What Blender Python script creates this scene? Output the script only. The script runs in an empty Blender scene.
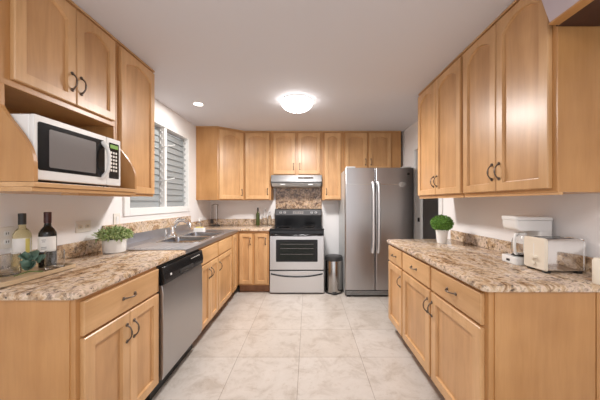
import bpy, bmesh, math, random
from mathutils import Vector, Matrix
random.seed(7)
PI = math.pi
S = bpy.context.scene
COL = S.collection

# ------------------------------------------------------------------ camera, world, lights, exposure
HC = 1.29
cam_d = bpy.data.cameras.new('camera'); cam = bpy.data.objects.new('camera', cam_d); COL.objects.link(cam)
cam.location = (0, 0, HC); cam.rotation_euler = (PI/2, 0, 0)
cam_d.sensor_width = 36; cam_d.lens = 260/600*36
cam_d.shift_x = -8/600; cam_d.shift_y = 2/600
cam_d.clip_start = 0.02
S.camera = cam
w = bpy.data.worlds.new('world'); S.world = w; w.use_nodes = True
w.node_tree.nodes['Background'].inputs[0].default_value = (0.97, 0.97, 1.0, 1)
w.node_tree.nodes['Background'].inputs[1].default_value = 1.15
S.view_settings.view_transform = 'Standard'; S.view_settings.look = 'None'
S.view_settings.gamma = 1; S.view_settings.use_curve_mapping = False
S.view_settings.exposure = 0.56

def area(name, loc, rot, size, power, color=(1, .96, .91), size_y=None):
    d = bpy.data.lights.new(name, 'AREA'); d.energy = power; d.color = color
    d.shape = 'RECTANGLE' if size_y else 'DISK'; d.size = size
    if size_y: d.size_y = size_y
    o = bpy.data.objects.new(name, d); COL.objects.link(o); o.location = loc; o.rotation_euler = rot
    return o
CEIL = 2.378
area('unseen_fill_lamp', (0.1, -0.55, CEIL-.02), (0, 0, 0), 0.9, 20, (1, .97, .95))  # unseen fill light added behind the camera, without a fixture

# ------------------------------------------------------------------ materials
def mat(name, color=(.8,.8,.8), rough=.5, metal=0.0, **kw):
    m = bpy.data.materials.new(name); m.use_nodes = True
    b = m.node_tree.nodes['Principled BSDF']
    b.inputs['Base Color'].default_value = (*color, 1)
    b.inputs['Roughness'].default_value = rough; b.inputs['Metallic'].default_value = metal
    for k, v in kw.items():
        b.inputs[k.replace('_', ' ')].default_value = v
    return m
class NT:
    def __init__(s, m): s.m = m; s.t = m.node_tree; s.b = s.t.nodes['Principled BSDF']
    def n(s, typ, **kw):
        nd = s.t.nodes.new(typ)
        for k, v in kw.items():
            if k.startswith('_'): setattr(nd, k[1:], v)
            else: nd.inputs[k.replace('_', ' ')].default_value = v
        return nd
    def l(s, a, b): s.t.links.new(a, b)
    def coords(s, scale=(1,1,1), loc=(0,0,0)):
        tc = s.n('ShaderNodeTexCoord'); mp = s.n('ShaderNodeMapping')
        mp.inputs['Scale'].default_value = scale; mp.inputs['Location'].default_value = loc
        s.l(tc.outputs['Object'], mp.inputs['Vector']); return mp.outputs['Vector']
    def ramp(s, fac, stops, interp='LINEAR'):
        r = s.n('ShaderNodeValToRGB'); r.color_ramp.interpolation = interp
        e = r.color_ramp.elements
        while len(e) < len(stops): e.new(.5)
        for i, (p, c) in enumerate(stops):
            e[i].position = p; e[i].color = (*c, 1) if len(c) == 3 else c
        s.l(fac, r.inputs[0]); return r.outputs[0]
    def mix(s, fac, a, b, mode='MIX'):
        x = s.n('ShaderNodeMix'); x.data_type = 'RGBA'; x.blend_type = mode
        for v, i in ((fac, 0), (a, 6), (b, 7)):
            if hasattr(v, 'links'): s.l(v, x.inputs[i])
            elif i == 0: x.inputs[0].default_value = v
            else: x.inputs[i].default_value = (*v, 1)
        return x.outputs[2]
    def bump(s, h, strength, dist=.002):
        bp = s.n('ShaderNodeBump'); bp.inputs['Strength'].default_value = strength; bp.inputs['Distance'].default_value = dist
        s.l(h, bp.inputs['Height']); s.l(bp.outputs[0], s.b.inputs['Normal'])

def wood(name, lo, hi, rough=.36, axis='z', var=.10):
    m = mat(name, hi, rough); t = NT(m)
    tc = t.n('ShaderNodeTexCoord'); oi = t.n('ShaderNodeObjectInfo')
    ad = t.n('ShaderNodeVectorMath'); ad.operation = 'ADD'
    mu = t.n('ShaderNodeMath'); mu.operation = 'MULTIPLY'; mu.inputs[1].default_value = 37.0
    t.l(oi.outputs['Random'], mu.inputs[0]); t.l(tc.outputs['Object'], ad.inputs[0]); t.l(mu.outputs[0], ad.inputs[1])
    def mp(sc):
        q = t.n('ShaderNodeMapping'); q.inputs['Scale'].default_value = sc; t.l(ad.outputs[0], q.inputs[0]); return q.outputs[0]
    f = {'z': (9, 9, .9), 'x': (.9, 9, 9), 'y': (9, .9, 9)}[axis]
    g = t.n('ShaderNodeTexNoise', Scale=1.6, Detail=4.0, Distortion=.6); t.l(mp(f), g.inputs['Vector'])
    c1 = t.ramp(g.outputs['Fac'], [(.3, lo), (.7, hi)])
    f2 = tuple(v*7 for v in f)
    h = t.n('ShaderNodeTexNoise', Scale=1.6, Detail=3.0); t.l(mp(f2), h.inputs['Vector'])
    c2 = t.ramp(h.outputs['Fac'], [(.3, (.95,.935,.92)), (.6, (1,1,1))])
    b = t.n('ShaderNodeTexNoise', Scale=3.2, Detail=2.0); t.l(mp((1,1,1)), b.inputs['Vector'])
    c3 = t.ramp(b.outputs['Fac'], [(.34, (.86,.83,.80)), (.62, (1,1,1))])
    v = t.ramp(oi.outputs['Random'], [(0, (1-var, 1-var*1.1, 1-var*1.25)), (1, (1,1,1))])
    c = t.mix(1.0, t.mix(1.0, t.mix(1.0, c1, c2, 'MULTIPLY'), c3, 'MULTIPLY'), v, 'MULTIPLY')
    t.l(c, t.b.inputs['Base Color'])
    t.b.inputs['Coat Weight'].default_value = .25; t.b.inputs['Coat Roughness'].default_value = .28
    return m
M = {}
M['wood'] = wood('maple', (.62,.360,.160), (.74,.455,.225))
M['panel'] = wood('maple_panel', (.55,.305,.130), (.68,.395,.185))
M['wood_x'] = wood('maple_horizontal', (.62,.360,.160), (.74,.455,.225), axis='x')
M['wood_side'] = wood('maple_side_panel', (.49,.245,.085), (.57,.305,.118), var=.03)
M['wood_shadow'] = wood('shaded_underside_wood', (.045,.012,.006), (.07,.02,.009), .6)  # wood darkened so the shelf underside carries its shade in the colour
M['mauve'] = mat('shaded_white_paint', (.50,.43,.46), .7)  # white fascia greyed, its dimmer light put into the colour
M['tray'] = wood('tray_wood', (.58,.42,.26), (.72,.56,.37), axis='y')
M['wall'] = mat('painted_wall', (.86,.84,.835), .7)
t = NT(M['wall']); n_ = t.n('ShaderNodeTexNoise', Scale=160.0); t.l(t.coords(), n_.inputs['Vector']); t.bump(n_.outputs['Fac'], .06, .002)
M['ceiling'] = mat('painted_ceiling', (.70,.695,.73), .8)
t = NT(M['ceiling']); n_ = t.n('ShaderNodeTexNoise', Scale=90.0); t.l(t.coords(), n_.inputs['Vector']); t.bump(n_.outputs['Fac'], .06, .002)
M['trim'] = mat('white_gloss_paint', (.84,.84,.83), .35)
M['white'] = mat('white_plastic', (.82,.81,.79), .3)
M['cream'] = mat('cream_plastic', (.78,.70,.58), .35)
M['ceramic'] = mat('white_ceramic', (.80,.79,.77), .25)
M['hood_steel'] = mat('hood_steel', (.20,.195,.195), .42, 1.0)
M['basin_steel'] = mat('basin_steel', (.36,.37,.40), .22, 1.0)
M['can_steel'] = mat('can_steel', (.40,.39,.38), .2, 1.0)
M['handle_steel'] = mat('handle_steel', (.74,.74,.75), .38, .8)
M['black'] = mat('black_gloss', (.010,.010,.011), .16, Specular_IOR_Level=.35)
M['blackmatte'] = mat('black_plastic', (.025,.024,.024), .45)
M['darkroom'] = mat('unlit_room_black', (.016,.013,.014), .6)  # near-black walls put the unlit room's darkness into the colour
M['handle'] = mat('antique_pewter', (.17,.13,.10), .38, .85)
M['chrome'] = mat('chrome', (.78,.77,.76), .07, 1)
M['plate'] = mat('cover_plate', (.80,.76,.70), .4)
M['soil'] = mat('soil', (.05,.03,.02), .9)
M['leaf'] = mat('green_leaf', (.10,.24,.03), .55)
M['leaf_pale'] = mat('pale_green_leaf', (.30,.42,.14), .55)
for k, a, b in (('leaf', (.05,.15,.015), (.20,.40,.06)), ('leaf_pale', (.16,.28,.06), (.52,.60,.30))):
    t = NT(M[k]); n_ = t.n('ShaderNodeTexNoise', Scale=60.0); t.l(t.coords(), n_.inputs['Vector'])
    t.l(t.ramp(n_.outputs['Fac'], [(.35, a), (.65, b)]), t.b.inputs['Base Color'])
M['eucalyptus'] = mat('eucalyptus_leaf', (.07,.13,.095), .6)
M['stem'] = mat('green_stem', (.12,.18,.05), .6)
M['glass'] = mat('clear_glass', (.95,.96,.96), .06, 0, Transmission_Weight=1.0, IOR=1.45)
M['wine_white'] = mat('pale_wine_glass', (.93,.88,.58), .04, 0, Transmission_Weight=.92, IOR=1.35)
M['wine_red'] = mat('dark_wine_glass', (.010,.010,.008), .08)
M['oil'] = mat('olive_glass', (.05,.065,.012), .1)
M['label'] = mat('paper_label', (.80,.78,.74), .6)
M['label_yellow'] = mat('yellow_label', (.72,.62,.18), .6)
M['cap_red'] = mat('dark_red_capsule', (.055,.012,.010), .35)
M['steel_bright'] = mat('satin_steel', (.66,.66,.66), .22, 1)
def steel(name, base, rough, sc):
    m = mat(name, base, rough, 1.0); t = NT(m)
    n = t.n('ShaderNodeTexNoise', Scale=1.0, Detail=3.0); t.l(t.coords(sc), n.inputs['Vector'])
    r = t.n('ShaderNodeMapRange'); r.inputs[3].default_value = rough*.88; r.inputs[4].default_value = rough*1.12
    t.l(n.outputs['Fac'], r.inputs[0]); t.l(r.outputs[0], t.b.inputs['Roughness'])
    t.l(t.ramp(n.outputs['Fac'], [(.3, tuple(v*.97 for v in base)), (.7, base)]), t.b.inputs['Base Color'])
    return m
M['steel'] = steel('brushed_steel', (.62,.61,.61), .30, (3, 3, 300))
M['steel_v'] = steel('brushed_steel_upright', (.46,.45,.455), .34, (60, 60, 2))
M['steel_sink'] = steel('sink_steel', (.58,.60,.65), .36, (90, 8, 8))
M['glasslouver'] = mat('louver_glass', (.40,.43,.44), .2, 0, Transmission_Weight=.25, IOR=1.2)
M['mesh'] = mat('insect_screen', (.42,.44,.45), .8)
M['alu'] = mat('aluminium', (.62,.63,.63), .4, .3)
M['green_led'] = mat('green_display', (.02,.05,.01), .3, 0, Emission_Color=(.35,.65,.06,1), Emission_Strength=.3)
M['lampglass'] = mat('lamp_glass', (.95,.93,.9), .3, 0, Emission_Color=(1,.965,.93,1), Emission_Strength=6.5)
M['canlens'] = mat('can_light_lens', (.95,.93,.9), .3, 0, Emission_Color=(1,.95,.88,1), Emission_Strength=14)
M['darkglass'] = mat('dark_oven_glass', (.012,.014,.012), .10, Specular_IOR_Level=.2)
M['mwglass'] = mat('microwave_window', (.10,.095,.095), .12)
M['mwscreen'] = mat('microwave_window_screen', (.19,.175,.17), .22)
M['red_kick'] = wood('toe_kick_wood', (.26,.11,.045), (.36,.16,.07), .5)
# granite
g = mat('granite', (.6,.5,.4), .09); t = NT(g); v = t.coords((1, 1, 1))
mp2 = t.coords((1.5, .75, 1.2))
big = t.n('ShaderNodeTexNoise', Scale=6.5, Detail=9.0, Roughness=.72, Distortion=1.6); t.l(mp2, big.inputs['Vector'])
c = t.ramp(big.outputs['Fac'], [(.28,(.09,.065,.05)), (.37,(.32,.20,.12)), (.44,(.56,.40,.25)), (.50,(.70,.58,.45)), (.57,(.66,.53,.43)), (.66,(.46,.36,.31)), (.74,(.27,.24,.23))])
fine = t.n('ShaderNodeTexVoronoi', Scale=75.0); t.l(v, fine.inputs['Vector'])
cf = t.ramp(fine.outputs['Color'], [(.12,(.28,.20,.16)), (.35,(.85,.76,.66)), (.7,(1.1,1.05,1.0)), (.95,(.66,.60,.55))])
c = t.mix(.55, c, cf, 'MULTIPLY')
sp = t.n('ShaderNodeTexNoise', Scale=42.0, Detail=5.0, Roughness=.7); t.l(v, sp.inputs['Vector'])
msk = t.ramp(sp.outputs['Fac'], [(.36,(.9,.9,.9)), (.43,(0,0,0))])
c = t.mix(msk, c, (.045,.032,.028))
sp2 = t.n('ShaderNodeTexNoise', Scale=14.0, Detail=6.0, Roughness=.75, Distortion=.8); t.l(v, sp2.inputs['Vector'])
msk2 = t.ramp(sp2.outputs['Fac'], [(.555,(0,0,0)), (.64,(.82,.82,.82))])
c = t.mix(msk2, c, (.13,.085,.065))
t.l(c, t.b.inputs['Base Color']); M['granite'] = g
g2 = g.copy(); g2.name = 'granite_brown_shade'; M['granite_brown_shade'] = g2; t2 = NT(g2)
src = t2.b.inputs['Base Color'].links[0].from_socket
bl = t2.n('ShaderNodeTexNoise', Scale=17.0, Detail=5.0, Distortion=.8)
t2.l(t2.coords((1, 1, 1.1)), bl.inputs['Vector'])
t2.l(t2.mix(1.0, src, t2.ramp(bl.outputs['Fac'], [(.38,(.22,.15,.11)), (.5,(.75,.65,.55)), (.62,(1,.92,.82))]), 'MULTIPLY'), t2.b.inputs['Base Color'])  # browner, blotchier granite with part of the hood's shade multiplied in
# floor tile
f = mat('travertine_tile', (.6,.55,.5), .33); t = NT(f)
br = t.n('ShaderNodeTexBrick', Scale=1.0); br.offset = 0; br.squash = 1
br.inputs['Brick Width'].default_value = .512; br.inputs['Row Height'].default_value = .47
br.inputs['Mortar Size'].default_value = .0022; br.inputs['Mortar Smooth'].default_value = .15
br.inputs['Color1'].default_value = (.555,.52,.485,1); br.inputs['Color2'].default_value = (.52,.475,.43,1); br.inputs['Mortar'].default_value = (.34,.295,.26,1)
t.l(t.coords((1,1,1), (.073, -.282, 0)), br.inputs['Vector'])
n1 = t.n('ShaderNodeTexNoise', Scale=5.0, Detail=9.0, Roughness=.7, Distortion=.6); t.l(t.coords(), n1.inputs['Vector'])
c1 = t.ramp(n1.outputs['Fac'], [(.33,(.79,.74,.69)), (.5,(1,.98,.96)), (.72,(1.08,1.07,1.06))])
n2 = t.n('ShaderNodeTexNoise', Scale=22.0, Detail=6.0, Roughness=.75); t.l(t.coords(), n2.inputs['Vector'])
c2 = t.ramp(n2.outputs['Fac'], [(.33,(.86,.82,.78)), (.45,(1,1,1))])
t.l(t.mix(1.0, t.mix(1.0, br.outputs['Color'], c1, 'MULTIPLY'), c2, 'MULTIPLY'), t.b.inputs['Base Color'])
inv = t.n('ShaderNodeMath'); inv.operation = 'SUBTRACT'; inv.inputs[0].default_value = 1; t.l(br.outputs['Fac'], inv.inputs[1])
t.bump(inv.outputs[0], .5, .002); M['tile'] = f

# ------------------------------------------------------------------ mesh helpers
def NB(): return bmesh.new()
def box(bm, x0, x1, y0, y1, z0, z1):
    vs = [bm.verts.new((x, y, z)) for z in (z0, z1) for y in (y0, y1) for x in (x0, x1)]
    for f in ((0,2,3,1), (4,5,7,6), (0,1,5,4), (2,6,7,3), (0,4,6,2), (1,3,7,5)):
        bm.faces.new([vs[i] for i in f])
    return vs
def loft(bm, loops, cap0=True, cap1=True, closed=True):
    L = [[bm.verts.new(p) for p in lp] for lp in loops]
    n = len(L[0])
    for a, b in zip(L, L[1:]):
        for i in range(n if closed else n-1):
            j = (i+1) % n
            bm.faces.new((a[i], a[j], b[j], b[i]))
    if cap0: bm.faces.new(list(reversed(L[0])))
    if cap1: bm.faces.new(L[-1])
    return L
def lathe(bm, prof, c=(0,0,0), n=28, sx=1, sy=1):
    loops = []
    for r, z in prof:
        r = max(r, .0002)
        loops.append([(c[0]+sx*r*math.cos(2*PI*i/n), c[1]+sy*r*math.sin(2*PI*i/n), c[2]+z) for i in range(n)])
    loft(bm, loops)
def tube(bm, pts, r, n=10, radii=None):
    pts = [Vector(p) for p in pts]; loops = []
    up = Vector((0,0,1)); prev = None
    for i, p in enumerate(pts):
        d = (pts[min(i+1, len(pts)-1)] - pts[max(i-1, 0)]).normalized()
        if prev is None:
            a = d.cross(up)
            if a.length < .1: a = d.cross(Vector((1,0,0)))
        else: a = prev - d*prev.dot(d)
        a.normalize(); prev = a; b = d.cross(a)
        rr = radii[i] if radii else r
        loops.append([tuple(p + rr*(a*math.cos(2*PI*k/n) + b*math.sin(2*PI*k/n))) for k in range(n)])
    loft(bm, loops)
def prism(bm, pts, axis, a, b):
    def P(p, h):
        return {'x': (h, p[0], p[1]), 'y': (p[0], h, p[1]), 'z': (p[0], p[1], h)}[axis]
    loft(bm, [[P(p, a) for p in pts], [P(p, b) for p in pts]])
def rrect(x0, x1, y0, y1, r, n=5, rs=None):
    rs = rs or (r,)*4; out = []
    for (cx, cy, a0), rr in zip(((x1, y1, 0), (x0, y1, 90), (x0, y0, 180), (x1, y0, 270)), rs):
        sx = 1 if cx == x1 else -1; sy = 1 if cy == y1 else -1
        ox, oy = cx - sx*rr, cy - sy*rr
        for k in range(n+1):
            t_ = math.radians(a0 + 90*k/n); out.append((ox + rr*math.cos(t_), oy + rr*math.sin(t_)))
    return out
def obj(name, bm, m, parent=None, bevel=0, smooth=False, segs=2, loc=None):
    bmesh.ops.recalc_face_normals(bm, faces=bm.faces)
    me = bpy.data.meshes.new(name); bm.to_mesh(me); bm.free()
    me.materials.append(M[m] if isinstance(m, str) else m)
    o = bpy.data.objects.new(name, me); COL.objects.link(o)
    if parent: o.parent = parent
    if loc: o.location = loc
    if smooth:
        for p in me.polygons: p.use_smooth = True
        try: me.set_sharp_from_angle(angle=math.radians(38))
        except Exception: pass
    if bevel:
        b = o.modifiers.new('bevel', 'BEVEL'); b.width = bevel; b.segments = segs; b.limit_method = 'ANGLE'; b.angle_limit = math.radians(40)
    return o
def tag(o, label, cat, group=None):
    o['label'] = label; o['category'] = cat
    if group: o['group'] = group
    return o
def thing(name, label, cat, loc=(0,0,0), rz=0, group=None):
    o = bpy.data.objects.new(name, None); COL.objects.link(o); o.empty_display_size = .05
    o.location = loc; o.rotation_euler = (0, 0, rz); return tag(o, label, cat, group)
def struct(name, bm, m, bevel=0):
    o = obj(name, bm, m, None, bevel); o['kind'] = 'structure'; return o
def qbox(name, m, parent, *a, bevel=0):
    bm = NB(); box(bm, *a); return obj(name, bm, m, parent, bevel)

# ------------------------------------------------------------------ room
XL, XR, YB, YN = -1.61, 1.47, 4.30, -2.2
bm = NB(); box(bm, XL-.12, XR+1.4, YN, YB+.12, -.1, 0); struct('floor', bm, 'tile')
bm = NB(); box(bm, XL-.12, XR+1.4, YN, YB+.12, CEIL, CEIL+.1); struct('ceiling', bm, 'ceiling')
bm = NB(); box(bm, XL-.12, XR+1.4, YB, YB+.12, 0, CEIL); struct('wall_back', bm, 'wall')
# left wall with window opening
W0, W1, WZ0, WZ1 = 2.33, 3.47, 1.235, 2.125
bm = NB()
g_ = .03
box(bm, XL-.12, XL, YN, W0-g_, 0, CEIL); box(bm, XL-.12, XL, W1+g_, YB, 0, CEIL)
box(bm, XL-.12, XL, W0-g_, W1+g_, 0, WZ0-g_); box(bm, XL-.12, XL, W0-g_, W1+g_, WZ1+g_, CEIL); struct('wall_left', bm, 'wall')
# right wall with doorway
D0, D1, DZ = 2.90, 3.57, 2.0
bm = NB()
box(bm, XR, XR+.10, YN, D0, 0, CEIL); box(bm, XR, XR+.10, D1, YB, 0, CEIL); box(bm, XR, XR+.10, D0, D1, DZ, CEIL)
struct('wall_right', bm, 'wall')
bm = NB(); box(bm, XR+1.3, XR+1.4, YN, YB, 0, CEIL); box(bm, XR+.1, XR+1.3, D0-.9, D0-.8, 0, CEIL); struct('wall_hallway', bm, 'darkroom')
# door trim
bm = NB()
box(bm, XR-.016, XR, D0-.075, D0, 0, DZ+.06); box(bm, XR-.016, XR, D1, D1+.06, 0, DZ+.06); box(bm, XR-.016, XR, D0, D1, DZ, DZ+.06)
box(bm, XR-.002, XR+.102, D1-.012, D1+.001, 0, DZ); box(bm, XR-.002, XR+.102, D0-.001, D0+.012, 0, DZ)
struct('trim_1', bm, 'trim', .002)
t_ = tag(qbox('strike_plate', 'blackmatte', None, XR+.03, XR+.055, D1-.018, D1-.011, 1.02, 1.075), 'small dark strike plate on the white door jamb beside the fridge', 'strike plate')
# window: frame, mullion, louvers
bm = NB()
cw = .07
box(bm, XL-.10, XL+.016, W0-cw, W0, WZ0-cw, WZ1+cw); box(bm, XL-.10, XL+.016, W1, W1+cw, WZ0-cw, WZ1+cw)
box(bm, XL-.10, XL+.016, W0, W1, WZ0-cw, WZ0); box(bm, XL-.10, XL+.016, W0, W1, WZ1, WZ1+cw)
WM = 2.93
box(bm, XL-.10, XL+.008, WM-.022, WM+.022, WZ0, WZ1)
fr = obj('window_1', bm, 'trim', None, .003); fr['kind'] = 'structure'
for a, b in ((W0, WM-.022), (WM+.022, W1)):
    for e in (a+.006, b-.012):
        bm = NB(); box(bm, XL-.075, XL-.035, e-.004, e+.010, WZ0, WZ1)
        k = 0
        while WZ0+.04+k*.072 < WZ1-.03:
            z = WZ0+.04+k*.072
            box(bm, XL-.035, XL-.018, e-.006, e+.012, z-.008, z+.014); k += 1
        obj('louver_clip_channel', bm, 'alu', fr)
    k = 0
    while WZ0+.035+k*.072 < WZ1-.02:
        z = WZ0+.035+k*.072
        bm = NB(); c_, s_ = math.cos(math.radians(80)), math.sin(math.radians(80))
        x = XL-.052; hw = .040
        pts = [(x+hw*c_*u - s_*.003*v, z+hw*s_*u*(-1) - c_*.003*v) for u, v in ((-1,-1), (1,-1), (1,1), (-1,1))]
        loft(bm, [[(p[0], a+.012, p[1]) for p in pts], [(p[0], b-.016, p[1]) for p in pts]])
        obj('louver_pane', bm, 'glasslouver', fr); k += 1
for z in (1.52, 1.90):
    bm = NB(); tube(bm, [(XL-.03, WM-.03, z), (XL+.02, WM-.02, z+.012), (XL+.075, WM+.06, z+.045)], .005, 8, [.008, .005, .005])
    obj('crank_handle', bm, 'alu', fr, smooth=True)
bm = NB(); box(bm, XL-.118, XL-.112, W0, W1, WZ0, WZ1); obj('insect_screen', bm, 'mesh', fr)

# ------------------------------------------------------------------ cabinet parts
def arch_loop(w, h, d, arch, n=14):
    x0, x1, z0 = d, w-d, d
    zt = h-d-arch; out = [(x0, z0), (x1, z0)]
    for k in range(n+1):
        u = 1-2*k/n; x = (x0+x1)/2 + u*(x1-x0)/2
        out.append((x, zt + (arch*(1-abs(u)**2.0) if arch else 0)))
    return out
def outer_loop(w, h, inset, n=14):
    out = [(inset, inset), (w-inset, inset)]
    for k in range(n+1):
        u = 1-2*k/n; out.append((w/2+u*(w/2-inset), h-inset))
    return out
TH = .020
def door_bm(w, h, arch=0, st=.052, raised=True):
    bm = NB(); P = lambda lp, y: [(x, y, z) for x, z in lp]
    loops = [P(outer_loop(w,h,0), 0), P(outer_loop(w,h,0), -TH+.004), P(outer_loop(w,h,.004), -TH),
             P(arch_loop(w,h,st,arch), -TH), P(arch_loop(w,h,st+.003,arch), -TH+.013), P(arch_loop(w,h,st+.005,arch), -TH+.0135)]
    loft(bm, loops)
    for f in bm.faces:
        if len(f.verts) > 6 and sum(v.co.y for v in f.verts)/len(f.verts) < -.003: f.material_index = 1
    return bm
_hm = {}
def handle(parent, loc, vertical=True, L=.088):
    key = (vertical, L)
    if key not in _hm:
        bm = NB(); pts = []; rad = []
        for k in range(15):
            u = -1+2*k/14; p = -.027*(1-abs(u)**2.6)
            pts.append((0, p, u*L/2) if vertical else (u*L/2, p, 0)); rad.append(.0036+.002*(abs(u)**4) + (.0012 if abs(u)<.15 else 0))
        tube(bm, pts, .005, 8, rad)
        for s in (-1, 1):
            p = (0, 0, s*L/2) if vertical else (s*L/2, 0, 0)
            tube(bm, [(p[0], .001, p[2]), (p[0], -.004, p[2])], .0095, 10)
        bmesh.ops.recalc_face_normals(bm, faces=bm.faces)
        me = bpy.data.meshes.new('handle'); bm.to_mesh(me); bm.free(); me.materials.append(M['handle'])
        for p in me.polygons: p.use_smooth = True
        _hm[key] = me
    o = bpy.data.objects.new('handle', _hm[key]); COL.objects.link(o); o.parent = parent; o.location = loc; return o
def add_door(t, x0, x1, z0, z1, arch=0, hside=None, hend='bottom', st=.052, raised=True, ho=.026):
    o = obj('door', door_bm(x1-x0, z1-z0, arch, st, raised), 'wood', t, loc=(x0, -.0005, z0)); o.data.materials.append(M['panel'])
    if hside:
        x = {'l': ho, 'r': (x1-x0)-ho}[hside]
        z = .115 if hend == 'bottom' else (z1-z0)-.105
        handle(o, (x, -TH, z))
    return o
def add_drawer(t, x0, x1, z0, z1, knob=True):
    w, h = x1-x0, z1-z0; bm = NB()
    P = lambda i, y: [(x, y, z) for x, z in ((i,i), (w-i,i), (w-i,h-i), (i,h-i))]
    loft(bm, [P(0, 0), P(0, -TH+.005), P(.003, -TH+.001), P(.006, -TH)])
    o = obj('drawer', bm, 'wood_x', t, loc=(x0, -.0005, z0))
    if knob: handle(o, (w/2, -TH, h/2), False)
    return o
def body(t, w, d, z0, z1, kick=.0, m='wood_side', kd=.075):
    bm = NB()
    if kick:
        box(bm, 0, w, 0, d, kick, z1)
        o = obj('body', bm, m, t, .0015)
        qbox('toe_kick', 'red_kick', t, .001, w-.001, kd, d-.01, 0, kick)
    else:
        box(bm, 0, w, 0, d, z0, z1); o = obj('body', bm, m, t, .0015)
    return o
RL, RR = PI/2, -PI/2      # facing +X (left wall), facing -X (right wall)
CT = .915; CB = .880
UB, UT = 1.335, CEIL-.014
def crown(t, w, d, x0=0):
    bm = NB(); box(bm, x0, w, -.012, d, UT, CEIL-.001); obj('crown_strip', bm, 'wood_x', t, .002)

# ---- left base run (front plane X=-.957)
FX = -.975; dep = FX-XL-.002
t = thing('base_cabinet', 'wooden base cabinet with one drawer over two doors, beside the dishwasher at the left', 'cabinet', (FX, 1.09, 0), RL)
W = .582
body(t, W, dep, 0, CB, .115)
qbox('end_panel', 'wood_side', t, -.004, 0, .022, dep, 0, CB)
add_drawer(t, .022, W-.006, .716, .862)
add_door(t, .022, .306, .13, .704, 0, 'r', 'top', .055, False)
add_door(t, .310, W-.006, .13, .704, 0, 'l', 'top', .055, False)
# sink base
t = thing('sink_cabinet', 'wooden sink base cabinet with false drawer front over two narrow doors', 'cabinet', (FX, 2.315, 0), RL)
W = .455
bm = NB(); box(bm, 0, W, 0, .02, .115, CB); box(bm, 0, .018, .02, dep, .115, CB); box(bm, W-.018, W, .02, dep, .115, CB); box(bm, 0, W, 0, dep, .115, .133)
obj('body', bm, 'wood_side', t); qbox('toe_kick', 'red_kick', t, .001, W-.001, .075, .1, 0, .115)
add_drawer(t, .010, W-.008, .716, .862, False)
add_door(t, .010, .224, .13, .704, 0, 'r', 'top', .045, False); add_door(t, .228, W-.008, .13, .704, 0, 'l', 'top', .045, False)
t = thing('base_cabinet', 'wooden base cabinet with drawer front over one door, between sink base and corner', 'cabinet', (FX, 2.772, 0), RL)
W = .893
bm = NB(); box(bm, 0, W, 0, .02, .115, CB); box(bm, 0, .018, .02, dep, .115, CB); box(bm, 0, W, 0, dep, .115, .133)
obj('body', bm, 'wood_side', t); qbox('toe_kick', 'red_kick', t, .001, W-.001, .075, .1, 0, .115)
add_drawer(t, .010, .50, .716, .862, False)
add_door(t, .010, .50, .13, .704, 0, 'l', 'top', .05, False)
add_door(t, .55, .72, .13, .862, 0, None, 'top', .045, False)
# back base
FY = 3.667
t = thing('base_cabinet', 'wooden base cabinet with two tall narrow doors, left of the stove on the back wall', 'cabinet', (-.985, FY, 0), 0)
W = .436
body(t, W, YB-FY-.002, 0, CB, .115)
add_door(t, .020, .200, .14, .845, 0, 'r', 'top', .045, False); add_door(t, .236, .416, .14, .845, 0, 'r', 'top', .045, False)
# ---- dishwasher
t = thing('dishwasher', 'stainless steel dishwasher with black control strip, under the left counter', 'dishwasher', (-.948, 1.676, 0), RL)
W = .632
qbox('body', 'blackmatte', t, .004, W-.004, .02, .60, .125, CB-.004)
bm = NB(); prism(bm, [(.020, .135), (.020, .748), (-.004, .748), (-.012, .70), (-.014, .45), (-.012, .18), (-.004, .135)], 'x', .006, W-.006); obj('door', bm, 'steel_v', t, .003, smooth=True)
bm = NB(); prism(bm, [(.022, .752), (.022, .866), (-.010, .866), (-.022, .80), (-.018, .752)], 'x', .006, W-.006); cp = obj('control_panel', bm, 'black', t, .003, smooth=True)
qbox('latch_grip', 'blackmatte', cp, W*.33, W*.67, -.026, -.012, .775, .800, bevel=.004)
qbox('control_mark', 'white', cp, .075, .092, -.0235, -.0195, .797, .810); [qbox('button', 'plate', cp, .40+.028*k, .412+.028*k, -.0190, -.010, .837, .841) for k in range(6)]
qbox('kick_plate', 'blackmatte', t, .006, W-.006, .075, .59, .0, .125)

# ---- countertops
def slab(bm, loop, z0, z1, r=.012):
    """outline with rounded (eased) edge"""
    cx = sum(p[0] for p in loop)/len(loop); cy = sum(p[1] for p in loop)/len(loop)
    def ins(d):
        out = []; n = len(loop)
        for i, p in enumerate(loop):
            a = Vector(loop[i-1]); b = Vector(p); c = Vector(loop[(i+1) % n])
            e1 = (b-a); e2 = (c-b)
            if e1.length < 1e-6: e1 = e2
            if e2.length < 1e-6: e2 = e1
            e1.normalize(); e2.normalize()
            nn = (Vector((-e1.y, e1.x)) + Vector((-e2.y, e2.x)))
            nn = nn.normalized() / max(.5, nn.length/2) if nn.length > 1e-6 else nn
            out.append(tuple(b + nn*d))
        return out
    L = []
    for k in range(4): a = PI/2*k/3; L.append([(*p, z0+r-r*math.sin(PI/2-a) if k == 0 else z0+r*(1-math.sin(a))) for p in ins(r*(1-math.sin(a)) if False else r*(1-math.cos(PI/2-a)) if False else r*(1-math.sin(a)))])
    L = [[(*p, z0) for p in ins(r)], [(*p, z0+r*.3) for p in ins(r*.3)], [(*p, z0+r) for p in ins(0)],
         [(*p, z1-r) for p in ins(0)], [(*p, z1-r*.3) for p in ins(r*.3)], [(*p, z1) for p in ins(r)]]
    loft(bm, L)
CXL = -.953; SY0, SY1 = 2.03, 3.53
t = thing('countertop', 'speckled granite countertop at the left, holding the wine bottles and leafy plant', 'countertop', (0, 0, 0))
bm = NB(); slab(bm, rrect(XL+.001, CXL, 1.068, SY0-.001, .03, 5, (.001, .001, .001, .035)), CB+.001, CT); obj('slab', bm, 'granite', t, smooth=True)
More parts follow.
